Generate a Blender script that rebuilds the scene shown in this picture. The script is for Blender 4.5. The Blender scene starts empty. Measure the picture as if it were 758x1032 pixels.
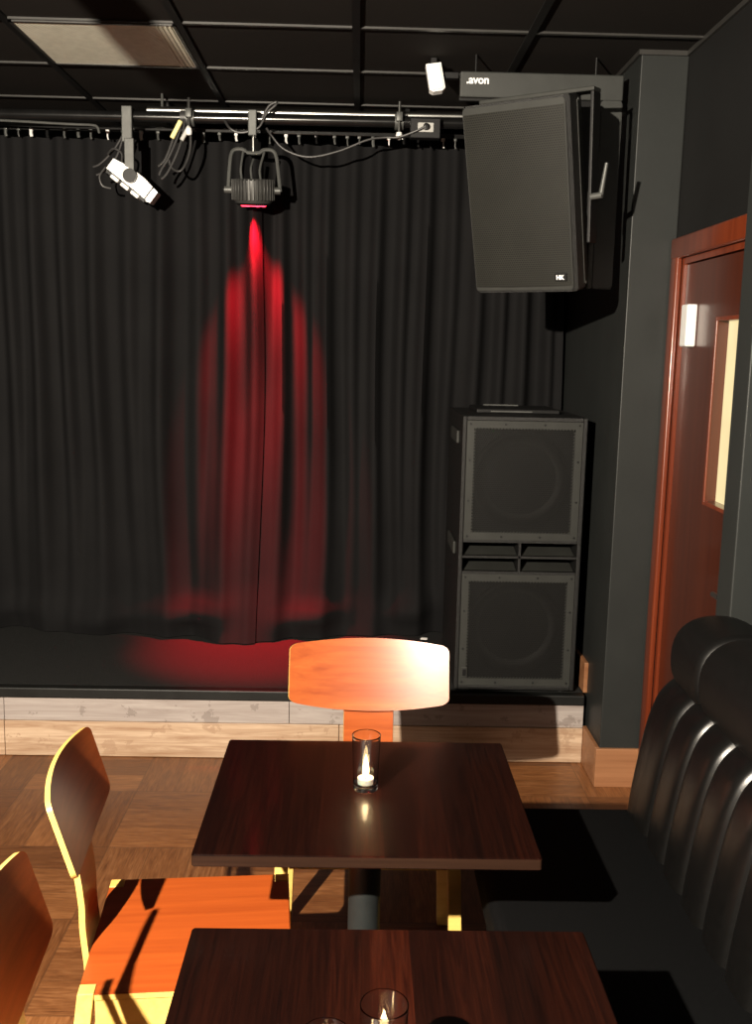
import bpy, bmesh, math, random
from mathutils import Vector, Matrix
random.seed(7)
S = bpy.context.scene
COL = S.collection
PI = math.pi
H = 1.755            # eye height

# ------------------------------------------------------------------ materials
MATS = {}

class NT:
    def __init__(s, name):
        s.m = bpy.data.materials.new(name); s.m.use_nodes = True
        s.t = s.m.node_tree; s.n = s.t.nodes; s.l = s.t.links
        s.b = s.n['Principled BSDF']; s.out = s.n['Material Output']
    def node(s, typ, **kw):
        n = s.n.new(typ)
        for k, v in kw.items():
            setattr(n, k, v)
        return n
    def set(s, sock, v):
        if isinstance(v, bpy.types.NodeSocket): s.l.new(v, sock)
        else: sock.default_value = v
    def math(s, op, a, b=None, c=None):
        n = s.node('ShaderNodeMath', operation=op); s.set(n.inputs[0], a)
        if b is not None: s.set(n.inputs[1], b)
        if c is not None: s.set(n.inputs[2], c)
        return n.outputs[0]
    def coord(s, which='Object'):
        return s.node('ShaderNodeTexCoord').outputs[which]
    def mapped(s, scale=(1, 1, 1), rot=(0, 0, 0), loc=(0, 0, 0), which='Object'):
        n = s.node('ShaderNodeMapping'); s.l.new(s.coord(which), n.inputs['Vector'])
        n.inputs['Scale'].default_value = scale; n.inputs['Rotation'].default_value = rot
        n.inputs['Location'].default_value = loc
        return n.outputs[0]
    def noise(s, vec, scale=5, detail=3, rough=.55, dist=0):
        n = s.node('ShaderNodeTexNoise'); s.l.new(vec, n.inputs['Vector'])
        n.inputs['Scale'].default_value = scale; n.inputs['Detail'].default_value = detail
        n.inputs['Roughness'].default_value = rough; n.inputs['Distortion'].default_value = dist
        return n.outputs['Fac']
    def ramp(s, fac, stops):
        n = s.node('ShaderNodeValToRGB'); s.l.new(fac, n.inputs[0])
        e = n.color_ramp.elements
        while len(e) < len(stops): e.new(.5)
        for i, (p, c) in enumerate(stops):
            e[i].position = p; e[i].color = (c[0], c[1], c[2], 1)
        return n.outputs[0]
    def mix(s, fac, a, b, mode='MIX'):
        n = s.node('ShaderNodeMix', data_type='RGBA', blend_type=mode)
        s.set(n.inputs[0], fac)
        s.set(n.inputs[6], a if isinstance(a, bpy.types.NodeSocket) else (*a[:3], 1))
        s.set(n.inputs[7], b if isinstance(b, bpy.types.NodeSocket) else (*b[:3], 1))
        return n.outputs[2]
    def bump(s, h, strength=.3, dist=.01):
        n = s.node('ShaderNodeBump'); s.l.new(h, n.inputs['Height'])
        n.inputs['Strength'].default_value = strength; n.inputs['Distance'].default_value = dist
        s.l.new(n.outputs[0], s.b.inputs['Normal'])
    def base(s, col): s.set(s.b.inputs['Base Color'], col if isinstance(col, bpy.types.NodeSocket) else (*col[:3], 1))
    def p(s, **kw):
        for k, v in kw.items():
            s.set(s.b.inputs[k.replace('_', ' ')], v)

def plain(name, col, rough=.5, metal=0, var=.25, scale=14, bump=0, spec=.5, coat=0, bscale=None):
    """solid colour broken by slight procedural mottling"""
    t = NT(name); v = t.coord()
    f = t.noise(v, scale, 4)
    lo = tuple(c * (1 - var) for c in col); hi = tuple(min(1, c * (1 + var)) for c in col)
    t.base(t.ramp(f, [(.3, lo), (.7, hi)]))
    t.p(Roughness=rough, Metallic=metal)
    t.b.inputs['Specular IOR Level'].default_value = spec
    if coat:
        t.b.inputs['Coat Weight'].default_value = coat; t.b.inputs['Coat Roughness'].default_value = .12
    if bump:
        t.bump(t.noise(v, bscale or scale * 12, 3), bump, .004)
    MATS[name] = t.m
    return t.m

def wood(name, dark, light, axis='X', grain=1.0, rough=.4, coat=0, coat_rough=.1, spec=.5, wscale=1.0, contrast=(.3, .7), bump=.08):
    """veneer: streaks running along one axis"""
    t = NT(name)
    st = {'X': (2.2, 60, 60), 'Y': (60, 2.2, 60), 'Z': (60, 60, 2.2)}[axis]
    v = t.mapped(tuple(a * grain for a in st))
    f1 = t.noise(v, 1.0, 5, .6, .4)
    v2 = t.mapped(tuple(a * grain * .16 * wscale for a in st), loc=(3, 1, 7))
    f2 = t.noise(v2, 1.0, 3, .5, 1.2)
    f = t.math('ADD', t.math('MULTIPLY', f1, .55), t.math('MULTIPLY', f2, .45))
    t.base(t.ramp(f, [(contrast[0], dark), (contrast[1], light)]))
    t.p(Roughness=rough)
    t.b.inputs['Specular IOR Level'].default_value = spec
    if coat:
        t.b.inputs['Coat Weight'].default_value = coat; t.b.inputs['Coat Roughness'].default_value = coat_rough
    if bump: t.bump(f1, bump, .002)
    MATS[name] = t.m
    return t.m

def emit(name, col, strength, var=0.0):
    t = NT(name)
    t.base((0, 0, 0)); t.p(Roughness=.6)
    if var:
        f = t.noise(t.coord(), 6, 2)
        c = t.ramp(f, [(.3, tuple(a * (1 - var) for a in col)), (.7, col)])
    else:
        f = t.noise(t.coord(), 40, 1)
        c = t.ramp(f, [(.2, tuple(a * .96 for a in col)), (.8, col)])
    t.l.new(c, t.b.inputs['Emission Color'])
    t.b.inputs['Emission Strength'].default_value = strength
    MATS[name] = t.m
    return t.m

BLACKPAINT = plain('black wall paint', (.0085, .0085, .0085), .6, var=.12, scale=3, bump=.05, spec=.25)
GREYPAINT = plain('dark grey gloss paint', (.0195, .0215, .0208), .5, var=.1, scale=4, bump=.06, spec=.3)
def tile_mat():
    t = NT('black ceiling tile'); v = t.coord()
    f = t.noise(v, 260, 2, .7); g = t.noise(v, 5, 3)
    t.base(t.mix(t.math('MULTIPLY', g, .5), (.020, .017, .015), (.014, .0125, .011)))
    t.p(Roughness=.9); t.b.inputs['Specular IOR Level'].default_value = .15
    t.bump(f, .25, .003)
    return t.m
TILE = tile_mat()
TBAR = plain('painted ceiling grid', (.030, .029, .027), .4, var=.15)
TBAR_SHADE = plain('matt ceiling runner with painted shade', (.008, .0078, .0075), .6, var=.15, spec=.2)  # cross bar paint darkened: shade on the runners put into their colour
def parquet_mat():
    t = NT('block parquet')
    sep = t.node('ShaderNodeSeparateXYZ'); t.l.new(t.coord(), sep.inputs[0])
    B = .45
    x = t.math('ADD', t.math('DIVIDE', sep.outputs[0], B), 20.90 - 1)
    y = t.math('ADD', t.math('DIVIDE', sep.outputs[1], B), 20.69 - 1)
    fx, fy = t.math('FLOOR', x), t.math('FLOOR', y)
    par = t.math('MODULO', t.math('ADD', fx, fy), 2.0)
    lx, ly = t.math('FRACT', x), t.math('FRACT', y)
    def lerp(a, b): return t.math('ADD', t.math('MULTIPLY', a, t.math('SUBTRACT', 1.0, par)), t.math('MULTIPLY', b, par))
    across = lerp(lx, ly); along = lerp(ly, lx)
    NS = 3.0
    strip = t.math('FLOOR', t.math('MULTIPLY', across, NS))
    comb = t.node('ShaderNodeCombineXYZ')
    t.set(comb.inputs[0], fx); t.set(comb.inputs[1], fy); t.set(comb.inputs[2], strip)
    wn = t.node('ShaderNodeTexWhiteNoise', noise_dimensions='3D'); t.l.new(comb.outputs[0], wn.inputs['Vector'])
    r = wn.outputs['Value']
    # grain
    gv = t.node('ShaderNodeCombineXYZ')
    t.set(gv.inputs[0], t.math('MULTIPLY', across, 26.0)); t.set(gv.inputs[1], t.math('MULTIPLY', along, 2.2))
    t.set(gv.inputs[2], t.math('MULTIPLY', r, 40.0))
    g = t.noise(gv.outputs[0], 1.0, 4, .65, 1.3)
    gv2 = t.node('ShaderNodeCombineXYZ')
    t.set(gv2.inputs[0], t.math('MULTIPLY', across, 120.0)); t.set(gv2.inputs[1], t.math('MULTIPLY', along, 8.0)); t.set(gv2.inputs[2], r)
    g2 = t.noise(gv2.outputs[0], 1.0, 3)
    f = t.math('ADD', t.math('MULTIPLY', g, .62), t.math('MULTIPLY', g2, .38))
    c1 = t.ramp(f, [(.30, (.075, .026, .009)), (.52, (.185, .078, .029)), (.72, (.29, .140, .060))])
    tint = t.ramp(r, [(0, (.70, .60, .52)), (.5, (1.0, .93, .86)), (1, (1.3, 1.2, 1.05))])
    col = t.mix(1.0, c1, tint, 'MULTIPLY')
    # narrow joints
    def edge(a, w):
        d = t.math('MINIMUM', a, t.math('SUBTRACT', 1.0, a))
        return t.math('LESS_THAN', d, w)
    sl = t.math('FRACT', t.math('MULTIPLY', across, NS))
    j = t.math('MAXIMUM', t.math('MAXIMUM', edge(lx, .006), edge(ly, .006)), edge(sl, .012))
    col = t.mix(t.math('MULTIPLY', j, .4), col, (.05, .022, .010))
    t.base(col); t.p(Roughness=t.math('ADD', t.math('MULTIPLY', g, .2), .3))
    t.bump(t.math('SUBTRACT', t.math('MULTIPLY', g2, .3), j), .25, .002)
    return t.m
PARQUET = parquet_mat()
CARPET = plain('black stage carpet', (.024, .0245, .024), .95, var=.5, scale=220, bump=.8, spec=.1, bscale=320)
NOSING = plain('black rubber nosing', (.008, .0085, .008), .5, bump=.1, spec=.3)
def oldwood(name, a, b, blot):
    t = NT(name); v = t.mapped((1.3, 40, 22))
    f = t.noise(v, 1.2, 5, .65, 1.6); k = t.noise(t.coord(), 9, 5, .7)
    col = t.ramp(f, [(.32, a), (.66, b)])
    col = t.mix(t.math('MULTIPLY', t.math('GREATER_THAN', k, .60), .45), col, blot)
    t.base(col); t.p(Roughness=.5); t.bump(f, .12, .002)
    return t.m
RISER_STRIP = oldwood('weathered grey plank', (.27, .225, .205), (.41, .365, .34), (.15, .12, .105))
OAKBOARD = oldwood('limed oak board', (.30, .175, .10), (.58, .43, .30), (.30, .18, .11))
SKIRT = wood('pale skirting wood', (.19, .075, .030), (.36, .17, .08), 'X', .7, .45)
MAHOG = wood('red mahogany', (.085, .013, .0045), (.21, .040, .012), 'Z', .5, .33, coat=.5, coat_rough=.2)
MAHOG_FACE = wood('red mahogany leaf', (.040, .0075, .003), (.085, .017, .006), 'Z', .45, .28, coat=.35, coat_rough=.18)
TABLEWOOD = None
def table_mat():
    t = NT('dark stained plank table')
    sep = t.node('ShaderNodeSeparateXYZ'); t.l.new(t.coord(), sep.inputs[0])
    sx = t.math('MULTIPLY', t.math('ADD', sep.outputs[0], 3.0), 14.5)
    r0 = t.node('ShaderNodeTexWhiteNoise', noise_dimensions='1D'); t.l.new(t.math('FLOOR', sx), r0.inputs['W'])
    r = r0.outputs['Value']
    gv = t.node('ShaderNodeCombineXYZ')
    t.set(gv.inputs[0], t.math('MULTIPLY', sep.outputs[0], 130.0)); t.set(gv.inputs[1], t.math('MULTIPLY', sep.outputs[1], 5.0)); t.set(gv.inputs[2], t.math('MULTIPLY', r, 30.0))
    g = t.noise(gv.outputs[0], 1.0, 4, .6, .8)
    c = t.ramp(g, [(.3, (.0040, .0008, .0004)), (.75, (.015, .0034, .0014))])
    tint = t.ramp(r, [(0, (.35, .30, .30)), (.6, (1.0, .85, .8)), (1, (2.3, 1.8, 1.5))])
    t.base(t.mix(1, c, tint, 'MULTIPLY')); t.p(Roughness=.45)
    t.b.inputs['Specular IOR Level'].default_value = .15
    t.b.inputs['Coat Weight'].default_value = .22; t.b.inputs['Coat Roughness'].default_value = .10
    t.bump(g, .06, .001)
    return t.m
TABLEWOOD = table_mat()
TABLEEDGE = wood('table edge wood', (.007, .003, .0017), (.028, .0125, .007), 'X', .8, .5, spec=.15)
VENEER = wood('orange brown veneer', (.25, .045, .009), (.46, .110, .022), 'X', .8, .36, spec=.3, coat=1.0, coat_rough=.29, contrast=(.36, .66))
VENEERY = wood('orange brown seat veneer', (.27, .046, .006), (.40, .078, .011), 'Y', .8, .45, contrast=(.36, .66))
BIRCH = wood('pale birch ply edge', (.64, .40, .095), (.80, .55, .16), 'X', .8, .42, bump=.03)
IRON = plain('black table pedestal', (.012, .014, .014), .5, bump=.1)
STEEL = plain('brushed rig steel', (.55, .55, .53), .28, 1, .15)
DARKSTEEL = plain('black rig pipe', (.05, .05, .05), .2, .85, .2)
GREYMETAL = plain('grey painted clamp', (.085, .088, .084), .45, .3, .2)
SILVER = plain('silver lamp casing', (.82, .82, .80), .35, .2, .06)
LENSWHITE = plain('white lamp lens', (.9, .9, .88), .25, 0, .05)
FINMETAL = plain('grey finned casting', (.065, .065, .062), .45, .4, .2)
BLACKPLASTIC = plain('black plastic', (.006, .006, .0063), .45, 0, .2, bump=.05, spec=.3)
CABLE = plain('black cable rubber', (.035, .034, .034), .45)
WHITEPLASTIC = plain('white plastic', (.80, .80, .78), .4, 0, .05)
GREYPLASTIC = plain('light grey socket plastic', (.42, .42, .40), .4, 0, .08)
YELLOWPLASTIC = plain('pale yellow plug plastic', (.78, .70, .30), .4, 0, .08)
BOARDGREY = plain('grey painted board', (.028, .030, .028), .5, 0, .12, bump=.06)
LETTER = plain('white lettering', (.85, .85, .85), .5, 0, .04)
SPK = plain('textured black cabinet', (.007, .007, .0068), .5, 0, .35, 180, bump=.35, spec=.35)
SPKFRAME = plain('grey grille frame', (.029, .030, .0275), .5, 0, .12, spec=.3)
CONE = plain('paper cone', (.030, .030, .029), .6)
def grille_mat(name, col, pitch, hole, alpha):
    t = NT(name)
    sep = t.node('ShaderNodeSeparateXYZ'); t.l.new(t.coord(), sep.inputs[0])
    row = t.math('DIVIDE', sep.outputs[2], pitch * .866)
    off = t.math('MULTIPLY', t.math('MODULO', t.math('ADD', t.math('FLOOR', row), 1000.0), 2.0), .5)
    u = t.math('SUBTRACT', t.math('FRACT', t.math('ADD', t.math('ADD', t.math('DIVIDE', sep.outputs[0], pitch), off), 1000.0)), .5)
    w = t.math('SUBTRACT', t.math('FRACT', t.math('ADD', row, 1000.0)), .5)
    d = t.math('SQRT', t.math('ADD', t.math('MULTIPLY', u, u), t.math('MULTIPLY', w, w)))
    m = t.math('LESS_THAN', d, hole)
    n = t.noise(t.coord(), 8, 4)
    t.base(t.mix(m, t.ramp(n, [(.3, tuple(c * .8 for c in col)), (.7, col)]), (.005, .005, .005)))
    t.p(Roughness=.55)
    t.b.inputs['Specular IOR Level'].default_value = .2
    t.set(t.b.inputs['Alpha'], t.math('SUBTRACT', 1.0, t.math('MULTIPLY', m, alpha)))
    t.bump(t.math('SUBTRACT', 1.0, m), .5, .002)
    return t.m
GRILLE = grille_mat('perforated steel grille', (.0095, .0095, .009), .0095, .36, .75)
GRILLE_FINE = grille_mat('fine perforated grille', (.020, .020, .0165), .0085, .30, 0)
def curtain_mat():
    t = NT('black wool serge'); v = t.mapped((1, 1, 1))
    f = t.noise(v, 380, 2, .7); g = t.noise(v, 4, 3)
    t.base(t.mix(g, (.0075, .0075, .0080), (.0115, .0113, .0118)))
    t.p(Roughness=.8); t.b.inputs['Specular IOR Level'].default_value = .08
    t.bump(f, .2, .002)
    return t.m
CURTAIN = curtain_mat()
LEATHER = plain('black bench leather', (.0028, .0027, .0026), .34, 0, .2, 60, bump=.05, bscale=300, spec=.42)
ROLLHIDE = plain('matt black roll leather', (.0035, .0034, .0033), .5, 0, .2, 60, bump=.05, bscale=300, spec=.22)
SEATCLOTH = plain('charcoal seat cloth', (.0026, .0028, .0031), .8, 0, .3, 160, bump=.4, spec=.08)
def diffuser_mat():
    t = NT('prismatic diffuser'); v = t.mapped((1, 1, 1))
    sep = t.node('ShaderNodeSeparateXYZ'); t.l.new(v, sep.inputs[0])
    a = t.math('SINE', t.math('MULTIPLY', sep.outputs[0], 420.0)); b = t.math('SINE', t.math('MULTIPLY', sep.outputs[1], 420.0))
    k = t.math('MULTIPLY', a, b)
    n = t.noise(v, 30, 3)
    t.base(t.ramp(n, [(.3, (.78, .76, .63)), (.7, (.92, .90, .76))])); t.p(Roughness=.35)
    t.bump(k, .35, .003)
    return t.m
DIFFUSER = diffuser_mat()
def glass_mat():
    t = NT('clear tumbler glass')
    f = t.noise(t.coord(), 20, 2)
    t.base((1, 1, 1)); t.p(Roughness=t.math('MULTIPLY', f, .02), IOR=1.47)
    t.b.inputs['Transmission Weight'].default_value = 1
    return t.m
GLASS = glass_mat()
WAX = plain('white candle wax', (.9, .87, .78), .4, 0, .05)
MATS['wax'] = WAX
WAX.node_tree.nodes['Principled BSDF'].inputs['Subsurface Weight'].default_value = .4
WAX.node_tree.nodes['Principled BSDF'].inputs['Subsurface Radius'].default_value = (.02, .015, .01)
ALU = plain('tealight cup', (.8, .8, .8), .25, 1, .05)
FLAME = emit('candle flame', (1.0, .72, .36), 120)
WICK = plain('burnt wick', (.03, .025, .02), .8)
REDLED = emit('red stage lamp lens', (1.0, .02, .04), 14)
PANE = emit('lit frosted pane', (1.0, .80, .42), 1.05, .12)

# ------------------------------------------------------------------ mesh helpers
class MB:
    def __init__(s): s.bm = bmesh.new()
    def _xf(s, verts, M):
        if M is not None: bmesh.ops.transform(s.bm, matrix=M, verts=verts)
    def box(s, lo, hi, bev=0, M=None, seg=2, mi=0):
        r = bmesh.ops.create_cube(s.bm, size=1)
        vs = r['verts']
        for v in vs:
            v.co = Vector([lo[i] + (v.co[i] + .5) * (hi[i] - lo[i]) for i in range(3)])
        fs = set(f for v in vs for f in v.link_faces)
        for f in fs: f.material_index = mi
        if bev:
            es = list({e for v in vs for e in v.link_edges})
            r2 = bmesh.ops.bevel(s.bm, geom=es, offset=bev, segments=seg, affect='EDGES', profile=.5)
            vs = list({v for f in r2['faces'] for v in f.verts} | {v for v in vs if v.is_valid})
            for f in r2['faces']: f.material_index = mi
        s._xf(vs, M); return s
    def tube(s, pts, r, seg=12, cap=True, mi=0, M=None):
        pts = [Vector(p) for p in pts]; rs = r if isinstance(r, (list, tuple)) else [r] * len(pts)
        rings = []; up = None; allv = []
        for i, p in enumerate(pts):
            t = (pts[min(i + 1, len(pts) - 1)] - pts[max(i - 1, 0)]).normalized()
            if up is None:
                up = Vector((0, 0, 1)) if abs(t.z) < .9 else Vector((0, 1, 0))
            a = t.cross(up)
            if a.length < 1e-4: a = t.cross(Vector((1, .1, 0)))
            a.normalize(); up = a.cross(t).normalized()
            ring = [s.bm.verts.new(p + rs[i] * (math.cos(2 * PI * k / seg) * a + math.sin(2 * PI * k / seg) * up)) for k in range(seg)]
            rings.append(ring); allv += ring
        for A, B in zip(rings, rings[1:]):
            for k in range(seg):
                f = s.bm.faces.new((A[k], A[(k + 1) % seg], B[(k + 1) % seg], B[k])); f.material_index = mi
        if cap:
            f = s.bm.faces.new(rings[0][::-1]); f.material_index = mi
            f = s.bm.faces.new(rings[-1]); f.material_index = mi
        s._xf(allv, M); return s
    def lathe(s, prof, seg=32, M=None, mi=0, close=False):
        rings = []; allv = []
        for r, z in prof:
            if r < 1e-6:
                v = s.bm.verts.new((0, 0, z)); rings.append([v]); allv.append(v)
            else:
                ring = [s.bm.verts.new((r * math.cos(2 * PI * k / seg), r * math.sin(2 * PI * k / seg), z)) for k in range(seg)]
                rings.append(ring); allv += ring
        pairs = list(zip(rings, rings[1:]))
        if close: pairs.append((rings[-1], rings[0]))
        for A, B in pairs:
            for k in range(seg):
                k2 = (k + 1) % seg
                if len(A) == 1 and len(B) == 1: continue
                if len(A) == 1: f = s.bm.faces.new((A[0], B[k2], B[k]))
                elif len(B) == 1: f = s.bm.faces.new((A[k], A[k2], B[0]))
                else: f = s.bm.faces.new((A[k], A[k2], B[k2], B[k]))
                f.material_index = mi
        s._xf(allv, M); return s
    def prism(s, poly, d0, d1, axis='Y', bev=0, M=None, mi=0, mi_side=None):
        """polygon in the two other axes, extruded along axis"""
        def pt(a, b, d):
            return {'X': (d, a, b), 'Y': (a, d, b), 'Z': (a, b, d)}[axis]
        A = [s.bm.verts.new(pt(a, b, d0)) for a, b in poly]; B = [s.bm.verts.new(pt(a, b, d1)) for a, b in poly]
        n = len(poly); fs = [s.bm.faces.new(A[::-1]), s.bm.faces.new(B)]
        for f in fs: f.material_index = mi
        for i in range(n):
            f = s.bm.faces.new((A[i], A[(i + 1) % n], B[(i + 1) % n], B[i])); f.material_index = mi if mi_side is None else mi_side
            fs.append(f)
        vs = A + B
        bmesh.ops.recalc_face_normals(s.bm, faces=fs)
        if bev:
            es = list({e for f in fs[:2] for e in f.edges})
            r2 = bmesh.ops.bevel(s.bm, geom=es, offset=bev, segments=2, affect='EDGES')
            vs = list({v for f in r2['faces'] for v in f.verts} | {v for v in vs if v.is_valid})
        s._xf(vs, M); return s
    def grid(s, fn, nu, nv, thick=0, M=None, mi=0, mi_edge=None):
        """sheet fn(u,v) -> (x,y,z); thick gives it a back face offset along normals"""
        V = [[s.bm.verts.new(fn(i / nu, j / nv)) for j in range(nv + 1)] for i in range(nu + 1)]
        allv = [v for r in V for v in r]; fs = []
        for i in range(nu):
            for j in range(nv):
                f = s.bm.faces.new((V[i][j], V[i + 1][j], V[i + 1][j + 1], V[i][j + 1])); f.material_index = mi; fs.append(f)
        if thick:
            for f in fs: f.normal_update()
            for v in allv: v.normal_update()
            W = [[s.bm.verts.new(v.co - v.normal * thick) for v in r] for r in V]
            allv += [v for r in W for v in r]
            for i in range(nu):
                for j in range(nv):
                    f = s.bm.faces.new((W[i][j], W[i][j + 1], W[i + 1][j + 1], W[i + 1][j])); f.material_index = mi
            me = mi if mi_edge is None else mi_edge
            for i in range(nu):
                for j in (0, nv):
                    q = (V[i][j], W[i][j], W[i + 1][j], V[i + 1][j])
                    f = s.bm.faces.new(q if j == 0 else q[::-1]); f.material_index = me
            for j in range(nv):
                for i in (0, nu):
                    q = (V[i][j], V[i][j + 1], W[i][j + 1], W[i][j])
                    f = s.bm.faces.new(q if i == 0 else q[::-1]); f.material_index = me
        s._xf(allv, M); return s
    def build(s, name, mats, parent=None, smooth=False, angle=40, recalc=True):
        if recalc: bmesh.ops.recalc_face_normals(s.bm, faces=s.bm.faces[:])
        me = bpy.data.meshes.new(name); s.bm.to_mesh(me); s.bm.free()
        for m in (mats if isinstance(mats, (list, tuple)) else [mats]): me.materials.append(m)
        if smooth:
            me.polygons.foreach_set('use_smooth', [True] * len(me.polygons))
            me.set_sharp_from_angle(angle=math.radians(angle))
        o = bpy.data.objects.new(name, me); COL.objects.link(o)
        if parent is not None: o.parent = parent
        return o

def tag(o, label=None, cat=None, group=None, kind=None):
    if label: o['label'] = label
    if cat: o['category'] = cat
    if group: o['group'] = group
    if kind: o['kind'] = kind
    return o
def thing(name, label, cat, loc=(0, 0, 0), rot=(0, 0, 0), group=None, kind=None):
    o = bpy.data.objects.new(name, None); COL.objects.link(o)
    o.empty_display_size = .1
    o.location = loc; o.rotation_euler = rot
    return tag(o, label, cat, group, kind)
def copy_tree(o, parent=None):
    c = o.copy(); COL.objects.link(c)
    if parent is not None: c.parent = parent
    for ch in list(o.children): copy_tree(ch, c)
    return c
def rotm(axis, deg, at=(0, 0, 0)):
    at = Vector(at)
    return Matrix.Translation(at) @ Matrix.Rotation(math.radians(deg), 4, axis) @ Matrix.Translation(-at)
def lerp_pts(pts, x):
    if x <= pts[0][0]: return pts[0][1]
    for (a, ya), (b, yb) in zip(pts, pts[1:]):
        if x <= b:
            t = (x - a) / (b - a); t = t * t * (3 - 2 * t)
            return ya + (yb - ya) * t
    return pts[-1][1]
def smooth_path(P, n=8):
    P = [Vector(p) for p in P]; out = []
    for i in range(len(P) - 1):
        p0, p1, p2, p3 = P[max(i - 1, 0)], P[i], P[i + 1], P[min(i + 2, len(P) - 1)]
        for k in range(n):
            t = k / n
            out.append(.5 * ((2 * p1) + (-p0 + p2) * t + (2 * p0 - 5 * p1 + 4 * p2 - p3) * t * t + (-p0 + 3 * p1 - 3 * p2 + p3) * t ** 3))
    out.append(P[-1]); return out

# ------------------------------------------------------------------ room shell
XW = 1.188; ZC = 2.855; YB = 5.45; XL = -2.7; YF = -1.6
PX = 1.012; PY = 3.85      # pillar corner
ZS = .305; YS = 4.09       # stage top, stage riser face

def struct(o, label=None, cat=None):
    o['kind'] = 'structure'
    if label: o['label'] = label
    if cat: o['category'] = cat
    return o
struct(MB().box((XL, YF, -.06), (XW + .2, YB, 0)).build('floor', PARQUET), 'brown block parquet floor in front of the stage', 'floor')
struct(MB().box((XL, YF, ZC), (XW + .2, YB, ZC + .05)).build('ceiling', TILE), 'black tiled suspended ceiling', 'ceiling')
# grid of T bars
g = MB()
xs = [-2.46, -1.85, -1.245, -.648, -.033, .578]
ys = [.345 + .555 * k for k in range(0, 10)]
ys = [4.785 - .555 * k for k in range(0, 11)]
for x in xs: struct(MB().box((x - .014, YF, ZC - .009), (x + .014, YB, ZC - .0005)).build('trim_3', TBAR_SHADE), 'ceiling runner towards the stage, its shade put into the colour', 'ceiling grid')
for y in ys: g.box((XL, y - .009, ZC - .0075), (XW, y + .009, ZC - .0003))
struct(g.build('trim_1', TBAR), 'thin metal cross bars of the black tiled ceiling', 'ceiling grid')
struct(MB().box((XL, YB, 0), (XW + .2, YB + .1, ZC)).build('wall_back', BLACKPAINT), 'black wall behind the stage curtain', 'wall')
struct(MB().box((XL - .1, YF, 0), (XL, YB, ZC)).build('wall_left', BLACKPAINT), 'black wall at the left of the room', 'wall')
# right wall with the door opening
DY0, DY1, DZ = 2.90, 3.765, 2.110
w = MB()
w.box((XW, YF, 0), (XW + .1, DY0, ZC)); w.box((XW, DY1, 0), (XW + .1, YB, ZC)); w.box((XW, DY0, DZ), (XW + .1, DY1, ZC))
struct(w.build('wall_right', BLACKPAINT), 'black wall around the mahogany door', 'wall')
pl = MB().box((PX, PY, 0), (XW, YB, ZC), .004)
struct(pl.build('wall_pillar', GREYPAINT), 'dark grey painted pillar between the loudspeakers and the door', 'pillar')
p2 = MB().box((1.060, 2.715, 0), (XW, 2.826, ZC), .004)
struct(p2.build('wall_pier', GREYPAINT), 'dark grey pier at the near side of the door above the bench', 'pillar')
ct = MB().box((PX - .012, PY - .012, ZC - .018), (XW, PY, ZC - .001)).box((PX - .012, PY, ZC - .018), (PX, YB, ZC - .001)).box((XW - .012, YF, ZC - .018), (XW, PY - .012, ZC - .001))
struct(ct.build('trim_2', TBAR), 'thin edge trim where the ceiling meets the pillar and right wall', 'trim')
# skirting round the foot of the pillar
sk = MB().box((PX - .018, PY - .018, 0), (XW, PY, .165), .003).box((PX - .018, PY, 0), (PX, YS, .165), .003)
struct(sk.build('baseboard_right', SKIRT), 'pale wood skirting around the foot of the grey pillar', 'skirting')
sk = MB().box((PX - .018, YS + .02, ZS), (PX, 5.2, ZS + .135), .003)
struct(sk.build('baseboard_stage', SKIRT), 'pale wood skirting beside the subwoofer on the stage', 'skirting')

# stage
st = thing('stage', 'low black carpeted stage with pale wooden riser boards', 'stage', (0, YS, 0), kind='structure')
XS1 = PX - .019
m = MB(); m.box((XL, .0, .0), (XS1, YB - YS, ZS - .006)); m.build('platform', BLACKPAINT, st)
MB().box((XL, .03, ZS - .006), (XS1, YB - YS, ZS)).build('stage_carpet', CARPET, st)
MB().box((XL, -.022, ZS - .045), (XS1, .03, ZS + .001), .006).build('nosing', NOSING, st)
for a, b in ((XL, -1.49), (-1.488, -.275), (-.273, XS1)):
    MB().box((a, -.012, .158), (b, 0, ZS - .045), .002).build('riser_plank', RISER_STRIP, st)
for a, b in ((XL, -1.49), (-1.488, -.06), (-.058, XS1)):
    MB().box((a, -.018, .002), (b, 0, .157), .003).build('riser_skirting', OAKBOARD, st)

# ------------------------------------------------------------------ door
d = thing('door_1', 'red mahogany door with a narrow lit glass panel beside the grey pillar', 'door', (XW, DY1, 0), kind='structure')
YD = DY0 - DY1     # far edge of opening is local y=0, near edge is YD
AW = .072; AT = .022
ar = MB()
prof = [(0, 0), (AW, 0), (AW, .010), (AW - .012, AT), (.012, AT), (0, AT * .7)]
# jambs + head as rounded boards
ar.box((-AT, 0, 0), (0, AW, DZ + AW), .007, seg=3)
ar.box((-AT, YD - AW + .03, 0), (0, YD, DZ + AW), .007, seg=3)
ar.box((-AT - .002, YD - AW + .03, DZ), (0, AW + .004, DZ + AW + .004), .008, seg=3)
ar.build('door_frame', MAHOG, d, smooth=True)
jm = MB().box((.0, -.022, 0), (.1, 0, DZ)).box((0, YD, 0), (.1, YD + .022, DZ)).box((0, YD + .022, DZ - .022), (.1, -.022, DZ))
jm.build('door_lining', MAHOG, d)
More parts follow.
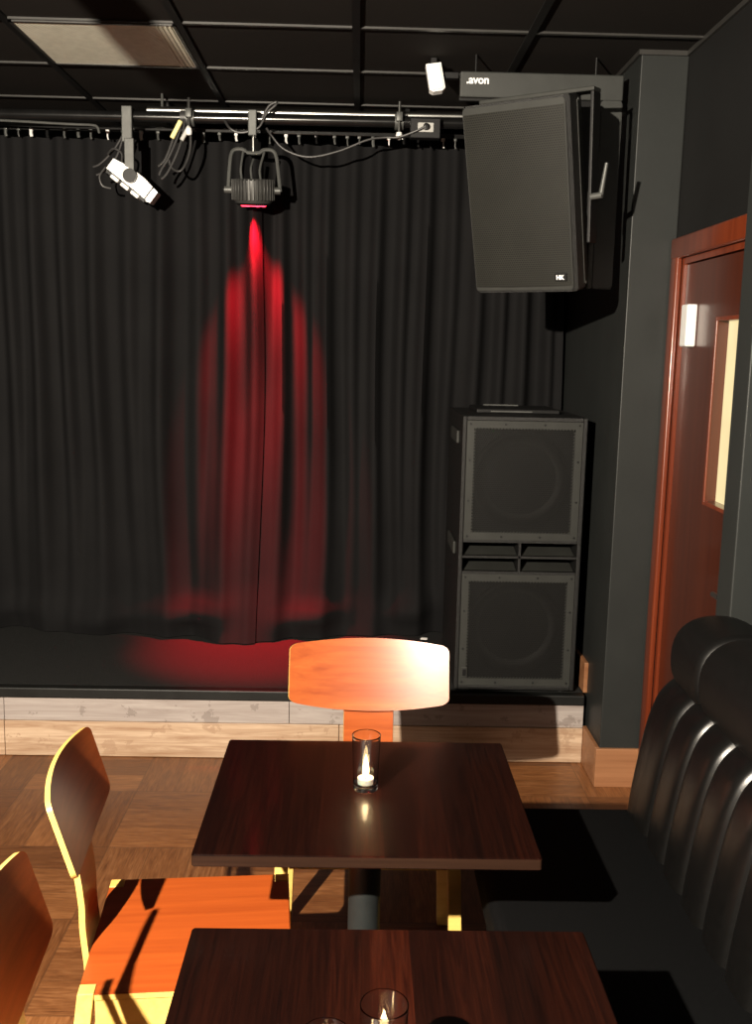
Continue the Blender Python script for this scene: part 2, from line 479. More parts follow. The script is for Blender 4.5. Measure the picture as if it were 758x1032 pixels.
# leaf with vision aperture
la, lb = YD + .024, -.024; X0, X1 = .012, .056
wy1, wy0 = 3.375 - DY1, 3.085 - DY1; wz0, wz1 = 1.262, 1.872
lf = MB()
lf.box((X0, la, .006), (X1, wy0, DZ - .026)); lf.box((X0, wy1, .006), (X1, lb, DZ - .026))
lf.box((X0, wy0, .006), (X1, wy1, wz0)); lf.box((X0, wy0, wz1), (X1, wy1, DZ - .026))
lfo = lf.build('door_leaf', MAHOG_FACE, d)
b = MB(); t_ = .014
for (y0, y1, z0, z1) in ((wy0 - t_, wy0, wz0 - t_, wz1 + t_), (wy1, wy1 + t_, wz0 - t_, wz1 + t_), (wy0, wy1, wz0 - t_, wz0), (wy0, wy1, wz1, wz1 + t_)):
    b.box((X0 - .006, y0, z0), (X0 + .003, y1, z1), .002)
b.build('glazing_bead', MAHOG, lfo)
MB().box((X0 + .036, wy0 - .002, wz0 - .002), (X0 + .041, wy1 + .002, wz1 + .002)).build('glass_pane', PANE, lfo)
hg = MB().box((-.026, -.175, 1.787), (.0115, -.105, 1.937), .006)
o = hg.build('hinge_cover', WHITEPLASTIC, d); tag(o, 'white plastic cover on the door frame')
MB().tube([(X0, YD + .09, 1.0), (X0 - .05, YD + .09, 1.0), (X0 - .05, YD + .2, 1.0)], .009).build('door_handle', STEEL, lfo, smooth=True)

# ------------------------------------------------------------------ ceiling light (switched off)
cl = thing('ceiling_light', 'square ceiling light panel with ribbed white cover, switched off', 'ceiling light', (-.9465, 3.945, ZC))
f = MB(); hx, hy = .288, .266
for (a, b_) in (((-hx, -hy), (hx, -hy + .012)), ((-hx, hy - .012), (hx, hy)), ((-hx, -hy), (-hx + .012, hy)), ((hx - .012, -hy), (hx, hy))):
    f.box((a[0], a[1], -.012), (b_[0], b_[1], -.0005))
f.build('frame', TBAR, cl)
dm = MB()
dm.box((-hx + .012, -hy + .012, -.009), (hx - .012, hy - .012, -.0006))
dm.build('diffuser', DIFFUSER, cl)
for k in range(4): MB().box((hx - .075 + k * .016, -hy + .012, -.0125), (hx - .066 + k * .016, hy - .012, -.0085), .0015, seg=1).build('rib', DIFFUSER, cl)

# unseen drum added above the frame to cast the long ceiling panel shadow
hs = thing('hanging_shadow_caster', 'dark drum spotlight hung out of view, added to shade the ceiling panel', 'shadow caster', (-.981, 1.50, ZC))
MB().lathe([(0, -.03), (.05, -.03), (.05, -.0005), (0, -.0005)], 20).build('ceiling_rose', BLACKPLASTIC, hs, smooth=True)
MB().box((-.040, -.03, -.20), (.040, .03, -.028), .012).build('hanger', BLACKPLASTIC, hs)
MB().lathe([(0, 0), (.040, 0), (.046, .02), (.046, .14), (.034, .165), (0, .168)], 24, Matrix.Translation((0, 0, -.372)) ).build('drum', BLACKPLASTIC, hs, smooth=True)

# ------------------------------------------------------------------ lighting rig
YR = 4.62
ra = thing('lighting_bar', 'long steel lighting bar hung below the ceiling, the lower of two', 'pipe', (0, YR, 2.744))
MB().tube([(XL + .01, 0, -.018), (-1.5, 0, -.006), (-.5, 0, 0), (.42, 0, .004), (PX - .002, 0, .006)], .024, 16).build('bar', DARKSTEEL, ra, smooth=True)
for x in (-1.9, -.78, .16):
    pass
h_ = MB()
for x in (-2.1, .62): MB().tube([(x, 0, .0), (x, 0, ZC - 2.744 - .0005)], .007, 8).build('hanger_rod', GREYMETAL, ra, smooth=True)
rb_ = thing('lighting_bar', 'thin bright steel pipe above and behind the lower lighting bar', 'pipe', (0, YR + .06, 2.786))
MB().tube([(-.965, 0, -.003), (.0, 0, 0), (.60, 0, .006)], .017, 14).build('bar', STEEL, rb_, smooth=True)
for x in (-.9, .5): MB().tube([(x, 0, 0), (x, 0, ZC - 2.786 - .0005)], .006, 8).build('hanger_rod', GREYMETAL, rb_)
# thin bent rod on the left
tr = MB().tube(smooth_path([(XL + .02, YR - .035, 2.718), (-1.7, YR - .035, 2.706), (-1.3, YR - .035, 2.696), (-1.19, YR - .035, 2.694), (-1.165, YR - .035, 2.685), (-1.158, YR - .035, 2.66)], 6), .0055, 8)
tag(tr.build('bent_rod', GREYMETAL, smooth=True), 'thin bent rod under the lighting bar ending in a hook at left', 'rod')

def pipe_clamp(x, z0, zb, label):
    t = thing('pipe_clamp', label, 'clamp', (x, YR, 0), group=None)
    m = MB(); m.lathe([(.026, -.019), (.036, -.019), (.036, .019), (.026, .019)], 18, rotm('Y', 90) if False else Matrix.Translation((0, 0, z0)) @ Matrix.Rotation(PI / 2, 4, 'Y'), close=True)
    m.box((-.014, -.06, z0 - .008), (.014, -.03, z0 + .030), .003)
    m.build('collar', GREYMETAL, t, smooth=True)
    MB().tube([(0, -.045, z0 + .075), (0, -.045, zb)], .006, 8).build('bolt', STEEL, t, smooth=True)
    MB().lathe([(0, -.018), (.012, -.014), (.015, 0), (.012, .014), (0, .018)], 12, Matrix.Translation((0, -.045, zb))).build('knob', LENSWHITE, t, smooth=True)
pipe_clamp(-.765, 2.741, 2.675, 'grey pipe clamp with a bolt between the two stage lamps')
pipe_clamp(.155, 2.748, 2.680, 'grey pipe clamp left of the socket box on the lighting bar')

# curtain track with gliders
YT = 4.84
tk = thing('curtain_track', 'slim curtain track with pale gliders along the top of the stage curtain', 'curtain track', (0, YT, 2.735))
MB().box((XL + .01, -.014, -.010), (PX - .002, .014, .012), .003).build('rail', DARKSTEEL, tk)
k = 0; x = -2.2
for bx in (-2.0, -.9, .2, .9): MB().box((bx - .01, -.01, .012), (bx + .01, .01, ZC - 2.735 - .0005)).build('track_bracket', DARKSTEEL, tk)
while x < .62:
    gm = MB().box((x - .008, -.018, -.022), (x + .008, .004, -.010), .002)
    dz = random.uniform(-.008, .004)
    gm.tube([(x + .001, -.016, -.020), (x + .001, -.018, -.038 + dz), (x + .004, -.016, -.050 + dz)], random.choice([.0035, .0055, .0075]), 8)
    gm.build('glider', random.choice([WHITEPLASTIC, GREYMETAL, GREYMETAL, DARKSTEEL]), tk, smooth=True)
    x += random.uniform(.055, .085)

# ------------------------------------------------------------------ curtains
px_r = [-150, -118, -82, -50, -22, 10, 36, 64, 94, 128, 160, 196, 224, 250, 277, 300, 322, 348, 372, 398, 420, 446, 472, 496, 518, 544, 566, 590]
rid = [(p - 356) / 1003 * 4.86 for p in px_r]
def phase(x):
    for i in range(len(rid) - 1):
        if x < rid[i + 1]: return i + (x - rid[i]) / (rid[i + 1] - rid[i])
    return len(rid) - 1 + (x - rid[-1]) / .12
amp_i = [random.uniform(.75, 1.3) for _ in range(80)]
BOT = [(-2.3, 4.95), (-1.79, 4.935), (-1.19, 4.885), (-.83, 4.82), (-.66, 4.725), (-.55, 4.70), (-.40, 4.77), (-.136, 4.85), (.42, 4.965), (1.0, 4.99)]
def curtain_y(x, z):
    s = (2.70 - z) / (2.70 - ZS)            # 0 top, 1 bottom
    ph = phase(x); i = int(ph) + 2
    a = amp_i[i] * (1 - (ph % 1)) + amp_i[i + 1] * (ph % 1)
    A = (.021 + .016 * min(1, s * 3) - .012 * s) * a
    c = math.cos(2 * PI * ph)
    A *= (1 - .75 * max(0, s - .55) / .45)
    y = 4.885 - A * (c * .8 + .2 * math.cos(4 * PI * ph))
    y += (-.020 * math.cos(PI * ph + .7) - .014 * math.cos(PI * .62 * ph)) * min(1, s * 1.6)
    y -= .124 * math.exp(-((x + .492) / .055) ** 2) * math.exp(-((s - .12) / .26) ** 2)
    wob = .012 * math.sin(3.1 * z + x * 7) + .010 * math.sin(5.3 * z - x * 11)
    y += wob * s
    yb = lerp_pts(BOT, x)
    k = max(0, (s - .40) / .65) ** 2.2
    y += (yb + .02 - 4.885) * k
    # puddled folds near the hem
    e = max(0, (s - .88) / .12)
    y += e * .014 * math.sin(9.0 * x + 10 * s) - e * .012
    for cx_, wx, cz_, a_ in ((-.82, .16, .43, .075), (-1.25, .22, .40, .05), (-.22, .14, .42, .06), (.25, .12, .44, .05), (-1.75, .2, .41, .04)):
        y -= a_ * math.exp(-((x - cx_) / wx) ** 2 - ((z - cz_ - .12 * (x - cx_)) / .055) ** 2)
    return y
def make_curtain(x0, x1, dy, label, hem):
    def fn(u, v):
        x = x0 + (x1 - x0) * u; z = 2.695 + (ZS + .006 - 2.695) * v
        z += hem(x) * max(0, (v - .5) / .5) ** 2
        return (x + .02 * math.sin(2.1 * z + 5 * x) * v, curtain_y(x, z) + dy, z)
    n = int((x1 - x0) / .011)
    o = MB().grid(fn, n, 64, .004).build('stage_curtain', CURTAIN, smooth=True, angle=70)
    return tag(o, label, 'curtain')
make_curtain(-2.4, -.470, 0, 'left half of the heavy black stage curtain behind the silver lamp', lambda x: .0)
make_curtain(-.505, .985, .022, 'right half of the black stage curtain running behind the loudspeakers', lambda x: .0)

scrap = MB().prism([(-.018, -.012), (.017, -.014), (.020, .010), (-.012, .013)], ZS + .0003, ZS + .006, 'Z', .0015, Matrix.Translation((.352, 4.885, 0))).build('paper_scrap', WHITEPLASTIC)
tag(scrap, 'small white scrap lying on the stage by the curtain hem', 'scrap')

# ------------------------------------------------------------------ stage lamp left (silver LED panel)
L1 = thing('stage_light', 'silver stage lamp tilted on a grey arm at left of the lighting bar', 'stage light', (-1.033, YR - .03, 2.74))
m = MB().box((-.024, -.022, -.115), (.022, .004, .036), .004).box((-.020, .0, .030), (.018, .055, .037), .002)
m.build('hook_clamp', GREYMETAL, L1)
MB().box((-.012, -.03, -.235), (.030, -.012, -.100), .003).build('arm', GREYMETAL, L1)
MB().lathe([(0, -.012), (.026, -.012), (.030, -.004), (.030, .012), (0, .012)], 20, Matrix.Translation((.016, -.05, -.262)) @ Matrix.Rotation(PI / 2, 4, 'X')).build('arm_knob', BLACKPLASTIC, L1, smooth=True)
R1 = Matrix.Translation((.016, .012, -.282)) @ Matrix.Rotation(math.radians(37), 4, 'Y')
m = MB(); m.prism([(-.118, -.022), (.095, -.030), (.118, -.022), (.118, .034), (.04, .046), (-.04, .046), (-.118, .030)], -.045, .045, 'Y', .006, R1)
m.build('lamp_housing', SILVER, L1)
MB().box((.088, -.0465, -.026), (.094, .0465, .040), .001, R1).build('end_seam', BLACKPLASTIC, L1)
lz = MB().box((-.112, -.044, -.040), (.098, .040, -.022), .003, R1).build('lens_bezel', BLACKPLASTIC, L1)
for q in (-.080, -.026, .028):
    MB().box((q - .004, -.049, -.0435), (q + .038, .036, -.026), .005, R1).build('lens', LENSWHITE, lz)
cb = MB()
for pts in ([(-.02, .03, -.06), (-.07, .03, -.14), (-.13, .03, -.20), (-.165, .035, -.215)],
            [(-.03, .03, -.09), (-.06, .03, -.17), (-.11, .03, -.23), (-.15, .03, -.25)],
            [(-.09, .0, -.165), (-.06, -.02, -.145), (-.025, -.02, -.165), (-.03, 0, -.21), (-.02, .02, -.235)],
            [(-.10, .0, -.22), (-.125, -.01, -.26), (-.115, -.01, -.30), (-.08, .0, -.31)]):
    cb.tube(smooth_path(pts), .0045, 8)
cb.build('cable', CABLE, L1, smooth=True)

# ------------------------------------------------------------------ stage lamp right (red PAR can)
L2 = thing('stage_light', 'round finned stage lamp on a U-shaped yoke throwing red light', 'stage light', (-.487, YR - .01, 2.74))
m = MB().box((-.020, -.040, -.075), (.018, -.016, .034), .004).box((-.016, -.02, .031), (.014, .035, .037), .002)
m.build('hook_clamp', GREYMETAL, L2)
MB().tube([(0, 0, -.07), (0, 0, -.135)], .009, 10).build('yoke_bolt', STEEL, L2, smooth=True)
yk = smooth_path([(-.112, 0, -.305), (-.106, 0, -.215), (-.098, 0, -.150), (-.080, 0, -.128), (-.045, 0, -.128), (-.025, 0, -.140), (.025, 0, -.140), (.045, 0, -.128), (.080, 0, -.128), (.100, 0, -.150), (.110, 0, -.215), (.120, 0, -.305)], 5)
ym = MB()
ym.tube(yk, .0085, 8)
ym.build('yoke', GREYMETAL, L2, smooth=True)
R2 = Matrix.Translation((0, 0, -.29)) @ Matrix.Rotation(math.radians(9), 4, 'X')
hm = MB(); hm.lathe([(0, -.065), (.078, -.065), (.088, -.05), (.088, .030), (.080, .038), (0, .038)], 32, R2)
for q in range(34):
    a = 2 * PI * q / 34
    hm.box((.085, -.0035, -.052), (.097, .0035, .036), .001, R2 @ Matrix.Rotation(a, 4, 'Z'), seg=1)
hm.build('lamp_housing', FINMETAL, L2, smooth=True)
for sx in (-1, 1):
    MB().lathe([(0, -.02), (.016, -.02), (.016, .012), (0, .012)], 12, R2 @ Matrix.Translation((sx * .108, 0, -.010)) @ Matrix.Rotation(PI / 2, 4, 'Y')).build('pivot_knob', GREYMETAL, L2, smooth=True)
for (a, b_) in (((-.045, -.05, .036), (-.040, -.02, .150)), ((.0, -.06, .036), (.004, -.02, .120)), ((.038, -.05, .036), (.052, -.02, .150))):
    MB().tube(smooth_path([(R2 @ Vector(a)), (R2 @ Vector((a[0] - .003, a[1], .08))), (R2 @ Vector(b_))]), .005, 8).build('cooling_pipe', GREYMETAL, L2, smooth=True)
lr = MB().lathe([(0, -.063), (.070, -.063), (.076, -.068), (.070, -.074), (0, -.074)], 28, R2).build('lens_ring', BLACKPLASTIC, L2, smooth=True)
for q in range(7):
    a = 2 * PI * q / 6; rr = .043 if q < 6 else 0
    MB().lathe([(0, -.080), (.010, -.079), (.015, -.0735), (0, -.0735)], 14, R2 @ Matrix.Translation((rr * math.cos(a), rr * math.sin(a), 0))).build('led', REDLED, lr, smooth=True)
cb = MB().tube(smooth_path([(-.13, .0, .0), (-.10, -.03, -.045), (-.06, -.03, -.062), (-.01, -.03, -.055), (.03, -.03, -.035), (.06, -.03, .02), (.10, -.035, .055), (.103, -.03, .068), (.07, -.03, .05), (.04, -.03, .0)]), .0055, 8)
cb.build('power_lead', CABLE, L2, smooth=True)

# hanging bundle of cable tails between the lamps
CBN = thing('cable_bundle', 'bundle of dark cable tails hanging from the bar right of the silver lamp', 'cable', (-.815, YR - .03, 2.69))
MB().lathe([(.0245, -.012), (.030, -.012), (.030, .012), (.0245, .012)], 18, Matrix.Translation((.02, .03, .0525)) @ Matrix.Rotation(PI / 2, 4, 'Y'), close=True).build('cable_tie', CABLE, CBN, smooth=True)
m = MB()
for pts in ([(.02, 0, .04), (.0, 0, -.03), (-.04, 0, -.12), (-.075, 0, -.175), (-.085, 0, -.20)], [(.03, 0, .04), (.02, -.01, -.04), (-.01, -.01, -.12), (-.05, 0, -.19), (-.075, 0, -.215)],
            [(.05, 0, .03), (.055, 0, -.06), (.04, 0, -.13), (.01, -.01, -.18), (-.03, 0, -.165), (-.045, .01, -.12)], [(.0, .01, .03), (-.03, .01, -.06), (-.06, .01, -.13), (-.09, .01, -.16)]):
    m.tube(smooth_path(pts), .0055, 8)
m.build('cable', CABLE, CBN, smooth=True)
MB().box((-.010, -.012, -.040), (.010, .008, .045), .004, Matrix.Translation((-.005, -.012, -.01)) @ Matrix.Rotation(math.radians(28), 4, 'Y')).build('plug', YELLOWPLASTIC, CBN)
MB().box((-.009, -.012, -.036), (.009, .008, .034), .004, Matrix.Translation((.036, -.012, -.022)) @ Matrix.Rotation(math.radians(30), 4, 'Y')).build('plug', GREYPLASTIC, CBN)

# socket box and its lead
SB = thing('socket_box', 'black box with a grey power socket at the right end of the lighting bar', 'power socket', (.268, YR - .05, 2.705))
MB().box((-.066, -.028, -.038), (.066, .022, .046), .004).build('box', BLACKPLASTIC, SB)
MB().box((-.034, -.034, -.014), (.036, -.028, .026), .003).build('socket_plate', GREYPLASTIC, SB)
MB().lathe([(0, -.012), (.013, -.012), (.014, .02), (0, .024)], 14, Matrix.Translation((.002, -.034, .006)) @ Matrix.Rotation(PI / 2, 4, 'X')).build('plug', BLACKPLASTIC, SB, smooth=True)
pc = MB().tube(smooth_path([(-.425, YR - .055, 2.695), (-.40, YR - .07, 2.66), (-.345, YR - .075, 2.605), (-.24, YR - .08, 2.575), (-.11, YR - .08, 2.602), (.015, YR - .08, 2.652), (.09, YR - .075, 2.665), (.15, YR - .08, 2.667), (.22, YR - .09, 2.690), (.268, YR - .105, 2.711)], 8), .0048, 8)
tag(pc.build('power_cable', CABLE, smooth=True), 'thin black cable looping from the red lamp to the socket box', 'cable')

# ------------------------------------------------------------------ backing board, white sensor
BY = 3.95
bb = thing('backing_board', 'grey backing board with white lettering behind the raised loudspeaker', 'board', (.358, BY, 2.003))
BW, BH = .972 - .358, .784
def rrect(x0, z0, x1, z1, r, n=5):
    out = []
    for (cx, cz, a0) in ((x1 - r, z0 + r, -90), (x1 - r, z1 - r, 0), (x0 + r, z1 - r, 90), (x0 + r, z0 + r, 180)):
        for k in range(n + 1):
            a = math.radians(a0 + 90 * k / n); out.append((cx + r * math.cos(a), cz + r * math.sin(a)))
    return out
MB().prism([(0, BH - .10), (.30, BH - .10), (.30, .012), (.312, 0), (BW, 0), (BW, BH), (0, BH)], 0, .02, 'Y').build('back_panel', BLACKPLASTIC, bb)
MB().box((0, -.022, BH - .092), (BW, 0, BH), .005).build('top_rail', BOARDGREY, bb)
MB().prism(rrect(BW - .082, 0, BW, BH - .090, .016), -.022, 0, 'Y', .004).build('side_rail', BOARDGREY, bb)
MB().prism(rrect(BW - .100, 0, BW - .082, .30, .006), -.030, 0, 'Y', .003).build('cable_strip', BOARDGREY, bb)
for q in (.06, BW - .10): MB().tube([(q, .012, BH - .01), (q, .012, ZC - 2.003 - .0005)], .004, 8).build('hanger', BLACKPLASTIC, bb)
def text(name, body, size, mat, parent, M, ext=.0012, offs=0):
    cu = bpy.data.curves.new(name, 'FONT'); cu.body = body; cu.size = size; cu.extrude = ext; cu.offset = offs
    cu.align_x = 'LEFT'
    tmp = bpy.data.objects.new(name, cu); COL.objects.link(tmp)
    bpy.context.view_layer.update()
    dg = bpy.context.evaluated_depsgraph_get()
    me = bpy.data.meshes.new_from_object(tmp.evaluated_get(dg)); bpy.data.objects.remove(tmp)
    me.transform(M); me.materials.clear(); me.materials.append(mat); me.name = name
    o = bpy.data.objects.new(name, me); COL.objects.link(o); o.parent = parent
    return o
text('lettering', '.avon', .040, LETTER, bb, Matrix.Translation((.022, -.0235, BH - .044)) @ Matrix.Rotation(PI / 2, 4, 'X'), offs=.0012)

ws = thing('ceiling_sensor', 'small white box fixed under the ceiling left of the grey board', 'sensor', (.262, 4.02, ZC))
RW = Matrix.Translation((.008, 0, -.076)) @ Matrix.Rotation(math.radians(-10), 4, 'Y') @ Matrix.Rotation(math.radians(-8), 4, 'X')
MB().prism([(-.030, -.046), (-.018, -.055), (.018, -.055), (.030, -.046), (.028, .050), (-.030, .052)], -.028, .02, 'Y', .006, RW).build('casing', WHITEPLASTIC, ws)
MB().box((-.012, -.01, -.034), (.012, .03, -.0005), .003).box((0.015, .01, -.07), (.10, .04, -.045), .004).build('bracket', BLACKPLASTIC, ws)

# ------------------------------------------------------------------ raised loudspeaker
SC = Vector((.540, 3.534, 2.272)); YAW = -34.3; TLT = 14.7
RS = Matrix.Rotation(math.radians(YAW), 4, 'Z') @ Matrix.Rotation(math.radians(TLT), 4, 'X')
sp = thing('loudspeaker', 'black loudspeaker hung high in front of the grey board, angled down to the left', 'loudspeaker')
sp.location = SC; sp.rotation_euler = RS.to_euler()
W2, H2 = .196, .316
m = MB()
poly = [(-W2, .004), (-W2 + .014, -.010), (W2 - .016, -.010), (W2, .004), (W2 + .006, .05), (.120, .285), (-.120, .285), (-W2 - .004, .05)]
m.prism(poly, -H2, H2, 'Z', .006)
m.build('cabinet', SPK, sp)
gf = MB(); gf.prism(rrect(-W2 + .008, -H2 + .008, W2 - .010, H2 - .008, .012), -.015, -.009, 'Y', .002)
gf.build('grille_frame', SPKFRAME, sp)
gg = MB()
def gfn(u, v):
    x = -W2 + .012 + (2 * W2 - .026) * u; z = -H2 + .022 + (2 * H2 - .050) * v
    return (x, -.0165 - .006 * (1 - (2 * u - 1) ** 2), z)
gg.grid(gfn, 14, 1, .002)
gg.build('grille', GRILLE_FINE, sp, smooth=True)
bdg = MB().box((W2 - .072, -.027, -H2 + .040), (W2 - .030, -.017, -H2 + .066), .002).build('badge', BLACKPLASTIC, sp)
text('badge_lettering', 'HK', .020, LETTER, bdg, Matrix.Translation((W2 - .066, -.0272, -H2 + .046)) @ Matrix.Rotation(PI / 2, 4, 'X'), ext=.0006, offs=.001)
for z in (H2 - .02, -H2 + .02): MB().lathe([(0, -.004), (.005, -.004), (.005, .004), (0, .004)], 10, Matrix.Translation((W2 + .004, .058, z)) @ Matrix.Rotation(PI / 2, 4, 'Y')).build('screw', GREYMETAL, sp)
MB().box((W2 + .0035, .046, -H2 + .02), (W2 + .0075, .052, H2 - .02)).build('edge_strip', SPKFRAME, sp)

# yoke bracket
RY = Matrix.Rotation(math.radians(YAW), 4, 'Z') @ Matrix.Rotation(math.radians(4), 4, 'X')
yb = thing('speaker_bracket', 'black steel yoke with lever handles holding the raised loudspeaker', 'bracket')
yb.location = SC; yb.rotation_euler = RY.to_euler()
MB().box((-.205, .085, .338), (.222, .150, .352), .003).build('top_arm', SPKFRAME, yb)
MB().box((.210, .085, -.150), (.222, .150, .338), .003).build('side_arm', BLACKPLASTIC, yb)
MB().box((-.205, .11, .290), (-.192, .150, .338), .003).build('hook_arm', BLACKPLASTIC, yb)
MB().box((.2035, .10, -.06), (.2095, .145, .02), .002).build('pivot_plate', GREYMETAL, yb)
MB().box((-.04, .24, .02), (.04, .385, .10), .004).build('wall_arm', BLACKPLASTIC, yb)
lv = MB().tube([(.223, .085, .000), (.262, .085, .004)], .011, 10).tube([(.257, .085, .004), (.276, .080, .105)], [.009, .006], 10)
lv.build('lever_handle', GREYMETAL, yb, smooth=True)

# ------------------------------------------------------------------ subwoofer on the stage
SX, SY, SZ = .690, 4.10, ZS
sb = thing('subwoofer', 'tall black double subwoofer cabinet standing on the stage beside the pillar', 'subwoofer', (SX, SY, SZ))
w2, hh, dp = .259, 1.186, .62
m = MB(); tS = .018
m.box((-w2, 0, .012), (-w2 + tS, dp, hh), .004).box((w2 - tS, 0, .012), (w2, dp, hh), .004).box((-w2 + tS, 0, hh - tS), (w2 - tS, dp, hh), .003).box((-w2 + tS, 0, .012), (w2 - tS, dp, .012 + tS), .003)
m.box((-w2 + tS, dp - .02, .03), (w2 - tS, dp, hh - tS))
m.build('cabinet', SPK, sb)
zb0, zb1 = .030, .520; zt0, zt1 = .668, hh - tS
for (a, b_) in ((zb0, zb1), (zt0, zt1)):
    fr = MB(); e = .030
    x0, x1 = -w2 + tS + .001, w2 - tS - .001
    fr.box((x0, .004, a), (x1, .012, a + e)).box((x0, .004, b_ - e), (x1, .012, b_)).box((x0, .004, a + e), (x0 + e, .012, b_ - e)).box((x1 - e, .004, a + e), (x1, .012, b_ - e))
    # saw-toothed inner edge of the perforation
    nx = int((x1 - x0 - 2 * e) / .0135)
    for q in range(nx):
        xx = x0 + e + (q + .25) * .0135
        fr.box((xx, .005, a + e), (xx + .006, .0115, a + e + .005)).box((xx, .005, b_ - e - .005), (xx + .006, .0115, b_ - e))
    nz = int((b_ - a - 2 * e) / .0135)
    for q in range(nz):
        zz = a + e + (q + .25) * .0135
        fr.box((x0 + e, .005, zz), (x0 + e + .006, .0115, zz + .006)).box((x1 - e - .006, .005, zz), (x1 - e, .0115, zz + .006))
    fo = fr.build('grille_frame', SPKFRAME, sb)
    gl = MB().box((x0 + .01, .012, a + .01), (x1 - .01, .014, b_ - .01)).build('grille', GRILLE, sb)
    zc = (a + b_) / 2
    MB().box((x0, .075, a), (x1, .09, b_)).build('baffle', BLACKPLASTIC, sb)
    MB().lathe([(.185, .0), (.205, .0), (.205, .022), (.192, .028), (.182, .020), (.168, .008), (.07, -.05), (.066, -.046), (.0, -.024)], 48, Matrix.Translation((0, .073, zc)) @ Matrix.Rotation(PI / 2, 4, 'X')).build('driver', CONE, sb, smooth=True)
    for sx in (-1, -.36, .36, 1):
        for z in (a + .014, b_ - .014): MB().lathe([(0, 0), (.0045, 0), (.0045, .003), (0, .003)], 8, Matrix.Translation((sx * (x1 - .014), .004, z)) @ Matrix.Rotation(PI / 2, 4, 'X')).build('screw', BLACKPLASTIC, fo)
    for z in (a + (b_ - a) * .33, a + (b_ - a) * .67):
        for sx in (-1, 1): MB().lathe([(0, 0), (.0045, 0), (.0045, .003), (0, .003)], 8, Matrix.Translation((sx * (x1 - .014), .004, z)) @ Matrix.Rotation(PI / 2, 4, 'X')).build('screw', BLACKPLASTIC, fo)
# port: dividers and slanting inner ramps
pt = MB()
pt.box((-w2 + tS, .006, zb1), (w2 - tS, .3, zb1 + .012)).box((-w2 + tS, .006, zt0 - .012), (w2 - tS, .3, zt0))
zm = (zb1 + zt0) / 2
pt.box((-w2 + tS, .006, zm - .005), (w2 - tS, .25, zm + .005)).box((-.005, .006, zb1 + .012), (.005, .25, zt0 - .012))
pt.build('port_divider', SPK, sb)
for s_ in (-1, 1):
    for z0, z1 in ((zb1 + .012, zm - .005), (zm + .005, zt0 - .012)):
        a, b_ = (s_ * .008, s_ * (w2 - tS - .004))
        MB().prism([(.03, z0), (.21, z0), (.21, z0 + .040)], min(a, b_), max(a, b_), 'X').build('port_ramp', SPKFRAME, sb)
for z in (.612, 1.090):
    MB().box((-w2 - .014, .105, z - .028), (-w2, .375, z + .028), .006).build('side_handle', SPKFRAME, sb)
for sx in (-.21, .21):
    for y in (.04, .56): MB().lathe([(0, 0), (.02, 0), (.018, .014), (0, .014)], 14, Matrix.Translation((sx, y, 0))).build('rubber_foot', BLACKPLASTIC, sb, smooth=True)
MB().box((-w2 + tS + .012, -.0005, zb0 + .034), (-w2 + tS + .038, .006, zb0 + .082), .003).build('badge', SPKFRAME, sb)
MB().box((-w2 + tS + .017, -.0015, zb0 + .042), (-w2 + tS + .033, .001, zb0 + .074), .002).build('badge_plate', BLACKPLASTIC, sb)
rk = thing('equipment_case', 'flat black case lying on top of the tall subwoofer', 'case', (SX - .02, SY + .36, SZ + hh))
MB().box((-.16, -.16, .0005), (.20, .16, .020), .005).build('case', BLACKPLASTIC, rk)
MB().box((-.10, -.166, .006), (.08, -.158, .013), .002).build('case_handle', GREYMETAL, rk)
MB().box((-.10, .10, .020), (.06, .13, .026), .002).build('case_strap', GREYMETAL, rk)

